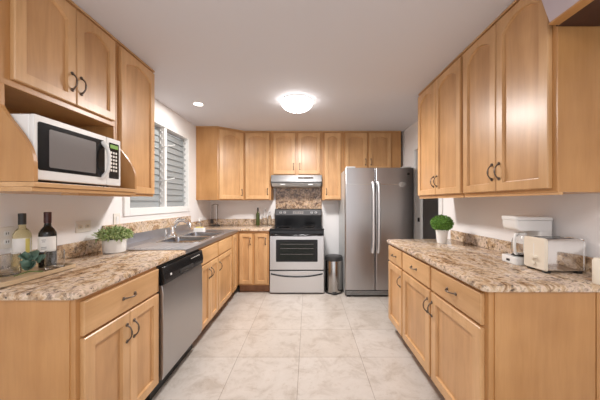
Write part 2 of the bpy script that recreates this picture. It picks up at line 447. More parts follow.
qbox('backsplash', 'granite', t, XL+.001, XL+.021, 1.068, SY0-.001, CT, 1.012, bevel=.002)
t = thing('countertop', 'granite countertop corner piece running from sink to stove along the back wall', 'countertop', (0, 0, 0))
bm = NB()
slab(bm, [(XL+.001, SY1+.001), (-.962, SY1+.001), (-.962, 3.635), (-.5405, 3.635), (-.5405, YB-.001), (XL+.001, YB-.001)], CB+.001, CT, .008); obj('slab', bm, 'granite', t, smooth=True)
bm = NB(); box(bm, XL+.001, -.5405, YB-.021, YB-.001, CT, 1.012); box(bm, XL+.001, XL+.021, SY1, YB-.021, CT, 1.012); obj('backsplash', bm, 'granite', t, .002)
tag(qbox('backsplash', 'granite', None, XL+.001, XL+.022, SY0, SY1-.002, 1.000, 1.105, bevel=.002), 'granite backsplash strip directly under the window', 'backsplash')
# full height granite behind the stove
tag(qbox('backsplash', 'granite_brown_shade', None, -.532, .226, YB-.018, YB-.001, .90, 1.60), 'tall granite backsplash panel between stove and range hood', 'backsplash')
# steel sink top
t = thing('double_sink', 'stainless steel double sink with ribbed drainboard and raised back edge under the window', 'sink', (0, 0, 0))
bx0, bx1 = -1.40, -1.035
B1, B2 = (2.40, 2.76), (2.82, 3.18)
bm = NB()
xs = [XL+.001, bx0, bx1, -.958]; ys = [SY0, B1[0], B1[1], B2[0], B2[1], SY1-.001]
grid = {}
for i, x in enumerate(xs):
    for j, y in enumerate(ys): grid[i, j] = bm.verts.new((x, y, CT+.002))
for i in range(3):
    for j in range(5):
        if i == 1 and j in (1, 3): continue
        bm.faces.new((grid[i,j], grid[i+1,j], grid[i+1,j+1], grid[i,j+1]))
# front apron
box(bm, -.9585, -.953, SY0, SY1-.001, CB+.004, CT+.0015)
box(bm, XL+.001, XL+.014, SY0, SY1-.001, CT+.002, .999)
obj('sink_top', bm, 'steel_sink', t)
bm = NB()
for k in range(9):
    x = -1.44+.05*k; tube(bm, [(x, SY0+.05, CT+.002), (x, SY0+.36, CT+.002)], .004, 6)
obj('drainboard_rib', bm, 'steel_sink', t, smooth=True)
for (a, b) in (B1, B2):
    bm = NB(); L = []
    for d, z in ((-.012, CT+.002), (-.008, CT+.007), (0, CT+.006), (.004, CT-.01), (.010, CT-.14), (.04, CT-.165), (.12, CT-.168)):
        L.append([(x, y, z) for x, y in rrect(bx0+d, bx1-d, a+d, b-d, max(.045-abs(d)*.2, .01), 6)])
    loft(bm, L, cap0=False)
    bs = obj('basin', bm, 'basin_steel', t, smooth=True)
    bm = NB(); lo = []
    for d, z in ((-.022, CT+.002), (-.020, CT+.007), (-.006, CT+.009), (.002, CT+.006)):
        lo.append([(x, y, z) for x, y in rrect(bx0+d, bx1-d, a+d, b-d, .045, 6)])
    loft(bm, lo, cap0=False, cap1=False); obj('basin_rim', bm, 'steel_bright', bs, smooth=True)
    bm = NB(); lathe(bm, [(.04, 0), (.04, .003), (.03, .004), (.02, .001)], ((bx0+bx1)/2, (a+b)/2, CT-.167)); obj('drain', bm, 'chrome', bs, smooth=True)
# faucet
t = thing('faucet', 'chrome kitchen faucet with arched spout and lever behind the double sink', 'faucet', (-1.475, 2.84, CT+.002))
bm = NB(); lathe(bm, [(.042, 0), (.042, .008), (.034, .018), (.029, .06), (.028, .10), (.018, .12)]); obj('base', bm, 'chrome', t, smooth=True)
bm = NB(); pts = [(0,0,.06), (.02,0,.12), (.06,.0,.165), (.11,.0,.175), (.16,0,.155), (.19,0,.12), (.195,0,.10)]
tube(bm, pts, .013, 12, [.022,.019,.017,.017,.018,.020,.018]); obj('spout', bm, 'chrome', t, smooth=True)
bm = NB(); tube(bm, [(0,0,.09), (.01,.0,.13), (.05,0,.185), (.10,0,.205)], .008, 8, [.016,.014,.008,.006]); obj('lever', bm, 'chrome', t, smooth=True)
bm = NB(); lathe(bm, [(.022,0), (.022,.005), (.012,.012), (.011,.05), (.015,.055), (.014,.085), (.004,.09)], (0, -.14, 0)); obj('side_sprayer', bm, 'chrome', t, smooth=True)
# soap dish + bottle
t = thing('soap_caddy', 'white rectangular soap caddy on the sink edge beside the faucet', 'soap caddy', (-1.345+.0, 3.245, CT+.003))
bm = NB(); prism(bm, rrect(-.075, .055, -.028, .03, .01), 'z', 0, .05); obj('body', bm, 'white', t, .004, smooth=True)
qbox('sponge', 'label_yellow', t, -.055, .035, -.012, .016, .05, .062, bevel=.004)
t = thing('soap_bottle', 'clear soap pump bottle standing behind the white soap caddy', 'bottle', (-1.40, 3.34, CT+.003))
bm = NB(); lathe(bm, [(.026,0), (.028,.005), (.028,.09), (.022,.11), (.012,.118), (.012,.125)]); obj('bottle_body', bm, 'glass', t, smooth=True)
bm = NB(); lathe(bm, [(.014,.125), (.014,.14), (.005,.142), (.005,.165)]); tube(bm, [(0,0,.165), (.03,0,.162), (.036,0,.155)], .005, 8); obj('pump', bm, 'white', t, smooth=True)

# ---- right base run
FXR = .825; depR = XR-FXR-.002; R0, R1 = 1.187, 2.625
units = [(2.232, R1, 'wooden base cabinet with drawer and narrow door, at the fridge end of right counter', 'l'),
         (1.716, 2.230, 'wooden base cabinet with drawer and door, middle one under the right counter', 'r'),
         (R0, 1.714, 'wooden base cabinet with drawer and wide door, nearest the camera under the right counter', 'l')]
for i, (a, b, lab, hs) in enumerate(units):
    W = b-a
    t = thing('base_cabinet', lab, 'cabinet', (FXR, b, 0), RR)
    body(t, W, depR, 0, CB, .115)
    e = .028 if i == 2 else .012
    s0 = .022 if i == 0 else .012
    add_drawer(t, s0, W-e, .716, .862)
    hs2 = {0: 'r', 1: 'r', 2: 'l'}[i]
    add_door(t, s0, W-e, .13, .700, 0, hs2, 'top', .06, False, .014 if i == 2 else .026)
    if i == 2:
        qbox('end_panel', 'wood_side', t, W, W+.006, .024, .480, 0, CB)
        qbox('end_panel_filler', 'wood_side', t, W, W+.006, .487, depR, 0, CB)
CXR = .789
t = thing('countertop', 'speckled granite countertop at the right, holding the toaster and round topiary', 'countertop', (0, 0, 0))
bm = NB(); slab(bm, rrect(CXR, XR-.001, R0-.022, R1+.02, .03, 5, (.001, .05, .035, .001)), CB+.001, CT); obj('slab', bm, 'granite', t, smooth=True)
qbox('backsplash', 'granite', t, XR-.021, XR-.001, R0-.022, R1+.02, CT, 1.005, bevel=.002)

# ---- right uppers
UXR = 1.125; ud = XR-UXR-.002
for (a, b, sp, lab) in ((1.880, 2.63, (.012, .369, .375, .738), 'wooden wall cabinet with two arched doors, farther one above the right counter'),
                    (1.17, 1.870, (.014, .335, .341, .672), 'wooden wall cabinet with two arched doors, nearer one above coffee maker and toaster')):
    t = thing('wall_cabinet', lab, 'cabinet', (UXR, b, 0), RR)
    body(t, b-a, ud, UB, UT)
    crown(t, b-a, ud)
    add_door(t, sp[0], sp[1], UB+.018, UT-.02, .05, 'r', 'bottom', .048)
    add_door(t, sp[2], sp[3], UB+.018, UT-.02, .05, 'l', 'bottom', .048)
    bm = NB(); box(bm, .0, b-a, .004, .022, UB-.012, UB); obj('light_rail', bm, 'wood_x', t)
    for k in range(2 if a < 1.5 else 0):
        pass
# header over the near passage at top right
t = thing('header_shelf', 'white fronted overhead shelf with shaded wood underside at the top right corner', 'overhead shelf', (0, 0, 0))
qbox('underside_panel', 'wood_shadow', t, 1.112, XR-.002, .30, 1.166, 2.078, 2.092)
bm = NB(); prism(bm, [(.30, 2.082), (1.150, 2.082), (1.24, CEIL-.002), (.30, CEIL-.002)], 'x', 1.068, 1.086); obj('fascia', bm, 'mauve', t, .002)
bm = NB(); prism(bm, [(.30, 2.074), (1.152, 2.074), (1.152, 2.082), (.30, 2.082)], 'x', 1.066, 1.1115); obj('edge_strip', bm, 'wood_side', t)

# ---- left uppers: microwave cabinet + tall one
UXL = -1.285; udl = UXL-XL-.002; A0, A1 = 1.083, 1.735
t = thing('microwave_cabinet', 'wooden wall cabinet with two arched doors above an open curved microwave shelf', 'cabinet', (UXL, A0, 0), RL)
W = A1-A0; NZ = 1.790
body(t, W, udl, NZ, UT); crown(t, W, udl)
add_door(t, .038, .337, NZ+.030, UT-.02, .045, 'r', 'bottom', .048); add_door(t, .341, W-.024, NZ+.030, UT-.02, .045, 'l', 'bottom', .048)
ext = .143
qbox('shelf', 'wood_x', t, 0, W, -ext, udl, UB+.019, UB+.040, bevel=.002)
qbox('shelf_rail', 'wood_x', t, 0, W, -ext+.008, udl, UB, UB+.0185, bevel=.002)
qbox('back_panel', 'wood_side', t, .018, W-.018, udl-.01, udl, UB+.04, NZ)
# curved sides
def side(x0, x1):
    pts = [(-.002-ext*.98, UB+.041), (udl, UB+.041), (udl, NZ), (0.0, NZ)]
    zt, zb = NZ-.09, UB+.110
    for k in range(17):
        u = k/16; z = zt-(zt-zb)*u
        s = math.sin(PI/2*u)**1.25
        pts.append((-.002-ext*.98*s, z))
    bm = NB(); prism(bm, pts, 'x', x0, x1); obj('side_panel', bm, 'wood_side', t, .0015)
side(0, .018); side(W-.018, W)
qbox('under_rail', 'wood_x', t, .25, W, -.11, -.02, UB-.010, UB)
t = thing('wall_cabinet', 'tall wooden wall cabinet with one arched door, left of the window', 'cabinet', (UXL, A1+.002, 0), RL)
W = .425
body(t, W, udl, UB, UT); crown(t, W, udl)
add_door(t, .026, W-.016, UB+.018, UT-.02, .045, st=.048)
# ---- microwave
t = thing('microwave', 'white countertop microwave with black window, sitting on the curved wooden shelf', 'microwave', (-1.165, 1.106, UB+.0405), RL)
W, H = .511, .292; z0 = .012
bm = NB(); box(bm, 0, W, .02, .40, z0, H); obj('body', bm, 'white', t, .006)
[qbox('foot', 'blackmatte', t, x, x+.03, y, y+.03, 0, z0) for x in (.03, W-.06) for y in (.05, .34)]
bm = NB(); prism(bm, rrect(0, W*.775, z0, H, .006), 'y', 0, .02); d = obj('door', bm, 'white', t, .004)
bm = NB(); prism(bm, rrect(.014, W*.748, z0+.042, H-.028, .010), 'y', -.002, .002); wd = obj('window_surround', bm, 'black', d)
bm = NB(); prism(bm, rrect(.062, W*.625, z0+.058, H-.05, .008), 'y', -.0035, 0); obj('window', bm, 'mwscreen', wd)
bm = NB(); pts = []
for k in range(13):
    u = -1+2*k/12; pts.append((W*.722, -.038*(1-abs(u)**3)+.0, H*.52+u*.100))
tube(bm, pts, .012, 10, [.013,.012,.010]+[.0085]*7+[.010,.012,.013]); obj('handle', bm, 'white', d, smooth=True)
bm = NB(); prism(bm, rrect(W*.78, W, z0, H, .006), 'y', 0, .02); cp = obj('control_panel', bm, 'white', t, .004)
bm = NB(); prism(bm, rrect(W*.815, W-.018, z0+.042, H-.028, .004), 'y', -.002, .002); kp = obj('keypad', bm, 'black', cp)
bm = NB(); prism(bm, rrect(W*.828, W-.026, H-.060, H-.038, .003), 'y', -.0035, 0); obj('display', bm, 'green_led', kp)
for r in range(6):
    for c_ in range(3):
        x = W*.830+c_*.0195; z = H-.092-r*.021
        bm = NB(); prism(bm, rrect(x, x+.012, z, z+.013, .003, 3), 'y', -.004, -.001); obj('button', bm, 'plate', kp)

# ---- back wall uppers
t = thing('corner_cabinet', 'wooden corner wall cabinet with diagonal arched door, right of the window', 'cabinet', (0, 0, 0))
BY = 3.985; q0 = Vector((-1.302, 3.735)); q1 = Vector((-.972, BY))
bm = NB(); loop = [(XL+.002, YB-.002), (XL+.002, 3.735), tuple(q0), tuple(q1), (-.972, YB-.002)]
UB2 = 1.318; UT2 = UT
prism(bm, loop, 'z', UB2, UT2); obj('body', bm, 'wood_side', t, .0015)
bm = NB(); prism(bm, [(XL+.002, YB-.002), (XL+.002, 3.725), (-1.297, 3.725), (-.968, 3.973), (-.972, YB-.002)], 'z', UT2, CEIL-.001); obj('crown_strip', bm, 'wood_x', t)
L = (q1-q0).length; ang = math.atan2(q1.y-q0.y, q1.x-q0.x)
o = obj('door', door_bm(L-.05, UT2-UB2-.04, .055, .055), 'wood', t); o.data.materials.append(M['panel']); o.rotation_euler = (0,0,ang)
dv = (q1-q0).normalized()
o.location = (q0.x+dv.x*.022+dv.y*.0005, q0.y+dv.y*.022-dv.x*.0005, UB2+.015)
handle(o, (L-.05-.024, -TH, .10))
def back_cab(name, label, x0, x1, z0, doors, arch=.035, filler=0):
    t = thing(name, label, 'cabinet', (x0, BY, 0), 0)
    body(t, x1-x0, YB-BY-.002, z0, UT2); crown(t, x1-x0, YB-BY-.002)
    for a, b, hs in doors: add_door(t, a-x0, b-x0, z0+.015, UT2-.02, arch, hs, 'bottom', .05)
    return t
back_cab('wall_cabinet', 'single door wooden wall cabinet directly left of the range hood', -.970, -.567, UB2, [(-.955, -.590, 'r')])
back_cab('wall_cabinet', 'short wooden wall cabinet with two small doors directly above the range hood', -.565, .215, 1.700, [(-.528, -.195, 'r'), (-.150, .182, 'l')])
back_cab('wall_cabinet', 'narrow single door wooden wall cabinet between range hood and fridge', .217, .545, UB2, [(.255, .500, 'l')])
back_cab('wall_cabinet', 'short wooden wall cabinet with two doors above the fridge', .547, 1.425, 1.770, [(.572, .905, 'r'), (.935, 1.268, 'l')])

# ---- hood
t = thing('range_hood', 'slim stainless steel range hood under the short cabinets above the stove', 'range hood', (-.558, 0, 0))
W = .766
bm = NB(); prism(bm, [(YB-.02, 1.698), (3.93, 1.698), (3.90, 1.60), (3.90, 1.575), (YB-.02, 1.545)], 'x', 0, W); obj('canopy', bm, 'hood_steel', t, .003)
bm = NB(); prism(bm, [(3.905, 1.576), (3.905, 1.572), (3.96, 1.528), (YB-.03, 1.522), (YB-.03, 1.55)], 'x', .01, W-.01); obj('underside_filter', bm, 'alu', t)
bm = NB(); prism(bm, [(3.925, 1.664), (3.914, 1.664), (3.908, 1.642), (3.920, 1.642)], 'x', W*.53, W*.83); obj('control_slot', bm, 'soil', t)
for x in (.14, .56): qbox('hood_lamp', 'alu', t, x, x+.07, 3.915, 3.935, 1.545, 1.562)

qbox('shadow_strip', 'blackmatte', t, .002, W-.002, 3.896, 3.91, 1.578, 1.592)
# ---- stove
t = thing('electric_stove', 'stainless steel electric stove with black glass top and black back panel', 'stove', (-.537, 3.64, 0))
W = .762
qbox('body', 'blackmatte', t, .003, W-.003, .03, .635, .02, .895)
[qbox('foot', 'blackmatte', t, x-.015, x+.015, y-.015, y+.015, 0, .02) for x in (.06, W-.06) for y in (.08, .58)]
bm = NB(); prism(bm, [(.05, .898), (-.012, .898), (-.018, .906), (-.014, .916), (.60, .916), (.60, .898)], 'x', 0, W); ct = obj('cooktop', bm, 'black', t, .003)
for x, y, r in ((.20,.16,.105), (.56,.16,.085), (.20,.42,.08), (.56,.42,.105)):
    bm = NB(); lathe(bm, [(r,0), (r,.0006), (r-.004,.0006), (r-.004,0)], (x, y, .9162), 40); obj('burner_ring', bm, 'mwscreen', ct)
qbox('front_strip', 'black', t, .002, W-.002, -.004, .03, .820, .897, bevel=.004)
bm = NB(); prism(bm, rrect(.004, W-.004, .345, .816, .008), 'y', -.012, .03); od = obj('oven_door', bm, 'steel', t, .003)
bm = NB(); prism(bm, rrect(.090, W-.090, .455, .765, .012), 'y', -.015, -.008); ow = obj('oven_window', bm, 'black', od)
bm = NB(); prism(bm, rrect(.135, W-.135, .485, .73, .01), 'y', -.0165, -.012); obj('window_glass', bm, 'darkglass', ow)
bm = NB(); [box(bm, .15, W-.15, -.0172, -.0162, z, z+.004) for z in (.56, .64, .70)]; obj('oven_rack', bm, 'mwscreen', ow)
bm = NB(); pts = [(.025+ (W-.05)*k/14, -.012-.045*(1-abs(-1+2*k/14)**4), .842-.014*(1-abs(-1+2*k/14)**2)) for k in range(15)]
tube(bm, pts, .014, 10); obj('handle', bm, 'black', od, smooth=True)
bm = NB(); prism(bm, rrect(.004, W-.004, .025, .325, .008), 'y', -.012, .03); dr = obj('storage_drawer', bm, 'steel', t, .003)
bm = NB(); lo = []
pts = [(.02+(W-.04)*k/16, .300-.042*(1-abs(-1+2*k/16)**2.2)) for k in range(17)]
prism(bm, [(x, z) for x, z in pts]+[(x, z-.018) for x, z in reversed(pts)], 'y', -.028, -.010); obj('handle', bm, 'black', dr, .002)
qbox('gap_strip', 'blackmatte', t, .004, W-.004, -.008, .03, .325, .345)
bm = NB(); prism(bm, [(.55, .905), (.535, 1.08), (.545, 1.165), (.565, 1.178), (.63, 1.178), (.63, .905)], 'x', .004, W-.004); bg = obj('backguard', bm, 'black', t, .004)
bm = NB(); prism(bm, [(.5455, 1.165), (.5355, 1.08), (.530, 1.08), (.5405, 1.168)], 'x', .015, W-.015); pn = obj('control_panel', bm, 'mwglass', bg)
for x in (.10, .165, W-.165, W-.10):
    bm = NB(); tube(bm, [(x, .542, 1.124), (x, .512, 1.121)], .021, 16); k_ = obj('knob', bm, 'steel_bright', bg, smooth=True)
    qbox('grip', 'blackmatte', k_, x-.004, x+.004, .505, .513, 1.104, 1.138)
qbox('display', 'mwscreen', bg, W/2-.09, W/2+.09, .530, .536, 1.10, 1.145)
[qbox('button', 'plate', bg, W/2-.080+.034*i, W/2-.064+.034*i, .5270, .5305, 1.108+.020*j, 1.112+.020*j) for i in range(5) for j in range(2)]
bm = NB(); prism(bm, [(.540,1.166), (.556,1.180), (.585,1.180), (.585,1.183), (.552,1.183), (.536,1.168)], 'x', .22, W-.22); obj('top_trim', bm, 'steel_bright', bg)

# ---- trash can
t = thing('trash_can', 'round stainless steel trash can with black lid between stove and fridge', 'trash can', (.370, 3.735, 0))
t.scale = (1, 1, .975)
bm = NB(); lathe(bm, [(.122,0), (.124,.02)], n=40); lathe(bm, [(.118, .02), (.120, .03)], n=40); obj('base_ring', bm, 'blackmatte', t, smooth=True)
bm = NB(); lathe(bm, [(.120,.02), (.122,.03), (.122,.470), (.120,.475)], n=40); obj('body', bm, 'can_steel', t, smooth=True)
bm = NB(); lathe(bm, [(.127,.475), (.128,.515), (.122,.530), (.10,.538), (.0,.540)], n=40); obj('lid', bm, 'blackmatte', t, smooth=True)
bm = NB(); prism(bm, rrect(-.035, .035, -.150, -.11, .008), 'z', .012, .022); obj('pedal', bm, 'blackmatte', t)

# ---- fridge
t = thing('refrigerator', 'tall stainless steel side by side refrigerator between trash can and doorway', 'refrigerator', (.500, 3.50, 0))
W, H = .925, 1.752
qbox('cabinet_body', 'alu', t, .006, W-.006, .07, .76, .03, H-.018, bevel=.006)
SPL = .408
def fd(x0, x1):
    bm = NB(); prof = [(x0, .068), (x0, .012), (x0+.012, .0), ((x0+x1)/2, -.006), (x1-.012, .0), (x1, .012), (x1, .068)]
    prism(bm, prof, 'z', .105, H); return obj('door', bm, 'steel_v', t, .004, smooth=True)
d1 = fd(0, SPL-.003); d2 = fd(SPL+.003, W)
for d, x, s in ((d1, SPL-.036, 1), (d2, SPL+.036, -1)):
    bm = NB(); pts = []
    for k in range(21):
        u = -1+2*k/20; pts.append((x, -.008-.045*(1-abs(u)**8), 1.085+u*.475))
    tube(bm, pts, .014, 12, [.018]*2+[.016]*17+[.018]*2); obj('handle', bm, 'handle_steel', d, smooth=True)
bm = NB(); box(bm, SPL+.04, W-.17, -.0075, -.003, 1.527, 1.531); lathe(bm, [(.0,0)], (0,0,0), 3) if 0 else None
obj('reflection_line', bm, 'steel_bright', d2)  # bright raised line drawing the reflection along the door contour
bm = NB(); box(bm, .03, SPL-.05, -.0075, -.003, 1.527, 1.531); obj('reflection_line', bm, 'steel_bright', d1)
bm = NB(); cx, cz = W-.155, 1.525
lo = [[(cx+r*1.0*math.cos(2*PI*i/28), y, cz+r*.8*math.sin(2*PI*i/28)) for i in range(28)] for r, y in ((.046,-.002), (.046,-.0085), (.041,-.0085), (.041,-.0055))]
loft(bm, lo); obj('round_badge', bm, 'steel_bright', d2)
bm = NB(); tube(bm, [(W-.075, .0, H-.085), (W-.075, -.008, H-.085)], .017, 16); obj('round_sticker', bm, 'blackmatte', d2)
qbox('toe_grille', 'blackmatte', t, .01, W-.01, .03, .07, .02, .10)
bm = NB(); [box(bm, .02+.1*0, W-.02, .027, .031, .035+.014*k, .040+.014*k) for k in range(4)]; obj('grille_slat', bm, 'alu', t)
for x in (.06, W-.11): qbox('hinge_cover', 'alu', t, x-.04, x+.08, .01, .10, H-.0005, H+.018, bevel=.004)
[qbox('foot', 'blackmatte', t, x, x+.05, y, y+.05, 0, .03) for x in (.03, W-.08) for y in (.04, .68)]

# ---- ceiling lights
t = thing('ceiling_light', 'bright frosted glass dome light flush on the ceiling', 'ceiling light', (-.118, 2.78, CEIL))
bm = NB(); lathe(bm, [(.155,-.001), (.165,-.006), (.165,-.026), (.150,-.030), (.05,-.03)], n=40); obj('base_ring', bm, 'trim', t, smooth=True)
bm = NB(); lathe(bm, [(.172,-.024), (.168,-.036)]+[(.165*math.cos(a), -.036-.085*math.sin(a)) for a in [PI/2*k/9 for k in range(10)]], n=44); obj('glass_dome', bm, 'lampglass', t, smooth=True)
bm = NB(); lathe(bm, [(.001,-.118), (.011,-.121), (.011,-.130), (.004,-.138)], n=14); obj('finial', bm, 'trim', t, smooth=True)
t = thing('recessed_light', 'small round recessed light in the ceiling near the window', 'recessed light', (-1.215, 2.88, CEIL))
bm = NB(); lathe(bm, [(.062,-.0005), (.060,-.005), (.046,-.006), (.044,-.002)], n=32); obj('trim_ring', bm, 'trim', t, smooth=True)
bm = NB(); lathe(bm, [(.045,-.001), (.045,-.0045), (.02,-.0055)], n=32); obj('lens', bm, 'canlens', t, smooth=True)
o = area('recessed_light_lamp', (-1.215, 2.88, CEIL-.012), (0,0,0), .08, 5)

o = area('ceiling_light_lamp', (-.118, 2.78, CEIL-.145), (0,0,0), .30, 33, (1, .965, .94))
# ---- outlets
def plate(name, label, y, z, w=.115, h=.075, kind='outlet', x=XL):
    t = thing(name, label, kind, (x, y, z), RL)
    bm = NB(); prism(bm, rrect(-w/2, w/2, -h/2, h/2, .006), 'y', -.007, -.0005); o = obj('cover_plate', bm, 'plate', t, .002)
    return t
t = plate('outlet', 'beige horizontal power outlet on the left wall behind the wine bottles', 1.86, 1.115, .125, .08)
for x in (-.03, .03):
    bm = NB(); prism(bm, rrect(x-.018, x+.018, -.014, .014, .008), 'y', -.009, -.006); s = obj('socket', bm, 'cream', t)
    bm = NB(); box(bm, x-.008, x+.008, -.0097, -.0085, .003, .005); box(bm, x-.008, x+.008, -.0097, -.0085, -.006, -.004); obj('slot', bm, 'blackmatte', s)
t = plate('light_switch', 'white light switch plate on the wall between outlet and window', 2.185, 1.135, .075, .12, 'switch')
qbox('rocker', 'white', t, -.016, .016, -.011, -.006, -.032, .032, bevel=.002)
t = plate('outlet', 'white power outlet at the far left edge behind the glass jar', 1.385, 1.10, .075, .115)
for z in (-.022, .022):
    bm = NB(); prism(bm, rrect(-.015, .015, z-.013, z+.013, .008), 'y', -.009, -.006); s = obj('socket', bm, 'white', t)
    bm = NB(); box(bm, -.007, -.004, -.0097, -.0085, z-.005, z+.006); box(bm, .004, .007, -.0097, -.0085, z-.005, z+.006); obj('slot', bm, 'blackmatte', s)

# ---- tray set
TZ = CT+.0005
t = thing('serving_tray', 'light wooden serving tray holding wine bottles and glass jars', 'tray', (-1.45, 1.32, TZ))
bm = NB(); loft(bm, [[(x, y, z) for x, y in rrect(-.135+d, .135-d, -.22+d, .185-d, .05, 8)] for d, z in ((.008,0), (0,.006), (0,.022), (.004,.025), (.010,.022), (.014,.013), (.03,.012))]); obj('tray_body', bm, 'tray', t, smooth=True)
TT = TZ+.0125
def bottle(name, label, loc, glass, cap, r=.037, h=.30, lab=True, lm='label'):
    t = thing(name, label, 'bottle', loc)
    bm = NB(); lathe(bm, [(r*.8,0), (r,.004), (r,h*.58), (r*.96,h*.63), (r*.72,h*.69), (r*.42,h*.74), (r*.38,h*.80), (r*.38,h*.985), (r*.32,h*.99)], n=32); obj('bottle_body', bm, glass, t, smooth=True)
    bm = NB(); lathe(bm, [(r*.42,h*.80), (r*.43,h*.81), (r*.43,h*.998), (r*.36,h*1.004)], n=24); obj('capsule', bm, cap, t, smooth=True)
    if lab:
        bm = NB(); n = 26; a0, a1 = -PI*.98, PI*.10
        lo = []
        for k in range(n+1):
            a = a0+(a1-a0)*k/n; c_, s_ = math.cos(a), math.sin(a)
            lo.append([(r*1.004*c_, r*1.004*s_, h*.29), (r*1.02*c_, r*1.02*s_, h*.29), (r*1.02*c_, r*1.02*s_, h*.56), (r*1.004*c_, r*1.004*s_, h*.56)])
        loft(bm, lo); lb = obj('paper_label', bm, lm, t, smooth=True)
    return t
t = bottle('wine_bottle', 'clear bottle of pale white wine with black cap and white label', (-1.548, 1.408, TT), 'wine_white', 'blackmatte')
bm = NB(); lo = []
for k in range(7):
    a = -.42+.5*k/6; lo.append([(.0375*math.cos(a)*q, .0375*math.sin(a)*q, z) for q, z in ((1.02,.089), (1.035,.089), (1.035,.166), (1.02,.166))])
loft(bm, lo); obj('label_stripe', bm, 'label_yellow', t)
t = bottle('wine_bottle', 'dark red wine bottle with dark red cap and white label', (-1.462, 1.460, TT), 'wine_red', 'cap_red', .038, .305)
for z, w_ in ((.152, .5), (.142, .35), (.112, .6), (.103, .6)):
    bm = NB(); lo = []
    for k in range(7):
        a = -PI*.38-w_/2+w_*k/6; lo.append([(.038*math.cos(a)*q, .038*math.sin(a)*q, zz) for q, zz in ((1.02,z), (1.03,z), (1.03,z+.003), (1.02,z+.003))])
    loft(bm, lo); obj('label_line', bm, 'mwscreen', t)
def jar(label, loc, r, h):
    bm = NB(); lathe(bm, [(r*.85,0), (r,.006), (r,h*.9), (r*.96,h), (r*.90,h), (r*.93,h*.88), (r*.93,.012), (r*.6,.009)], n=32)
    o = obj('glass_tumbler', bm, 'glass', None, smooth=True); o.location = loc; return tag(o, label, 'glass', 'glass tumblers on the wooden tray')
jar('clear glass tumbler at the left end of the wooden tray', (-1.485, 1.285, TT), .046, .105)
jar('clear glass tumbler in front of the dark red wine bottle', (-1.378, 1.415, TT), .041, .10)
t = thing('eucalyptus_sprig', 'dusky green eucalyptus sprig lying between the wine bottles on the tray', 'plant sprig', (-1.368, 1.283, TT))
bm = NB(); tube(bm, [(-.05,-.03,.004), (-.01,.0,.02), (.03,.03,.012)], .003, 6); obj('stem', bm, 'stem', t)
bm = NB()
def leaf(bm, c, d, nrm, L, Wd, cup=.1):
    d = d.normalized(); s = d.cross(nrm).normalized(); nn = s.cross(d).normalized()
    top = []; bot = []
    prof = [(0,.05), (.2,.75), (.45,1), (.75,.75), (1,.08)]
    rows = []
    for u, w_ in prof:
        p = c+d*(L*u)+nn*(cup*L*u*(1-u))
        rows.append([bm.verts.new(p-s*Wd/2*w_+nn*cup*Wd*.3*w_), bm.verts.new(p), bm.verts.new(p+s*Wd/2*w_+nn*cup*Wd*.3*w_)])
    for a, b in zip(rows, rows[1:]):
        bm.faces.new((a[0],a[1],b[1],b[0])); bm.faces.new((a[1],a[2],b[2],b[1]))
for k in range(16):
    a = k*2.4; el = .45+.9*random.random()
    c = Vector((-.02+.05*random.random()-.0, -.02+.03*random.random(), .03+.065*random.random()))
    d = Vector((math.cos(a)*math.cos(el), math.sin(a)*math.cos(el), math.sin(el)*.9))
    leaf(bm, c, d, Vector((.3,-.7,.6)), .042+.014*random.random(), .036)
o = obj('foliage', bm, 'eucalyptus', t, smooth=True); so = o.modifiers.new('solid', 'SOLIDIFY'); so.thickness = .001

# ---- plants
def leafball(bm, centre, rad, n, L, Wd, squash=(1,1,1), fill=.75, zmin=-1):
    for i in range(n):
        z = 1-2*(i+.5)/n; 
        if z < zmin: continue
        a = i*2.39996; r = math.sqrt(1-z*z)
        nrm = Vector((r*math.cos(a), r*math.sin(a), z))
        k = fill+(1-fill)*random.random()
        p = Vector(centre)+Vector((nrm.x*squash[0], nrm.y*squash[1], nrm.z*squash[2]))*rad*k
        d = (nrm+Vector((random.uniform(-.9,.9), random.uniform(-.9,.9), random.uniform(-.7,.9)))).normalized()
        leaf(bm, p, d, (nrm+Vector((random.uniform(-.6,.6), random.uniform(-.6,.6), .3))).normalized(), L*random.uniform(.7,1.2), Wd, .2)
t = thing('potted_plant', 'leafy pale green plant in a low white pot on the left counter', 'plant', (-1.448, 1.945, CT+.0005))
bm = NB(); lathe(bm, [(.066,0), (.071,.004), (.074,.04), (.076,.098), (.071,.100), (.069,.085), (.03,.083)], n=36); obj('pot', bm, 'ceramic', t, smooth=True)
bm = NB(); lathe(bm, [(.068,.07), (.068,.088), (.02,.092)], n=24); obj('soil', bm, 'soil', t)
bm = NB()
for k in range(30):
    a = k*2.4; r = .10*math.sqrt((k+.5)/30); tube(bm, [(r*.3*math.cos(a), r*.3*math.sin(a), .085), (r*math.cos(a), r*math.sin(a), .13+.03*random.random())], .0015, 5)
obj('stem', bm, 'stem', t)
bm = NB(); leafball(bm, (0,0,.128), .108, 1100, .020, .011, (1,1,.50), .35, -.6); leafball(bm, (0,0,.125), .11, 260, .034, .008, (1,1,.5), .7, -.3)
obj('foliage', bm, 'leaf_pale', t, smooth=True)
t = thing('topiary', 'round bright green topiary ball in a tapered white pot on the right counter', 'plant', (1.225, 2.38, CT+.0005))
t.scale = (.90, .90, .93)
bm = NB(); lathe(bm, [(.042,0), (.045,.003), (.058,.118), (.062,.120), (.062,.132), (.056,.132), (.054,.115), (.02,.113)], n=36); obj('pot', bm, 'ceramic', t, smooth=True)
bm = NB(); lathe(bm, [(.054,.10), (.053,.122), (.02,.126)], n=24); obj('soil', bm, 'soil', t)
bm = NB(); bmesh.ops.create_icosphere(bm, subdivisions=3, radius=.078, matrix=Matrix.Translation((0,0,.192))@Matrix.Diagonal((1.06,1.06,.82,1))); obj('inner_foliage', bm, 'leaf', t, smooth=True)
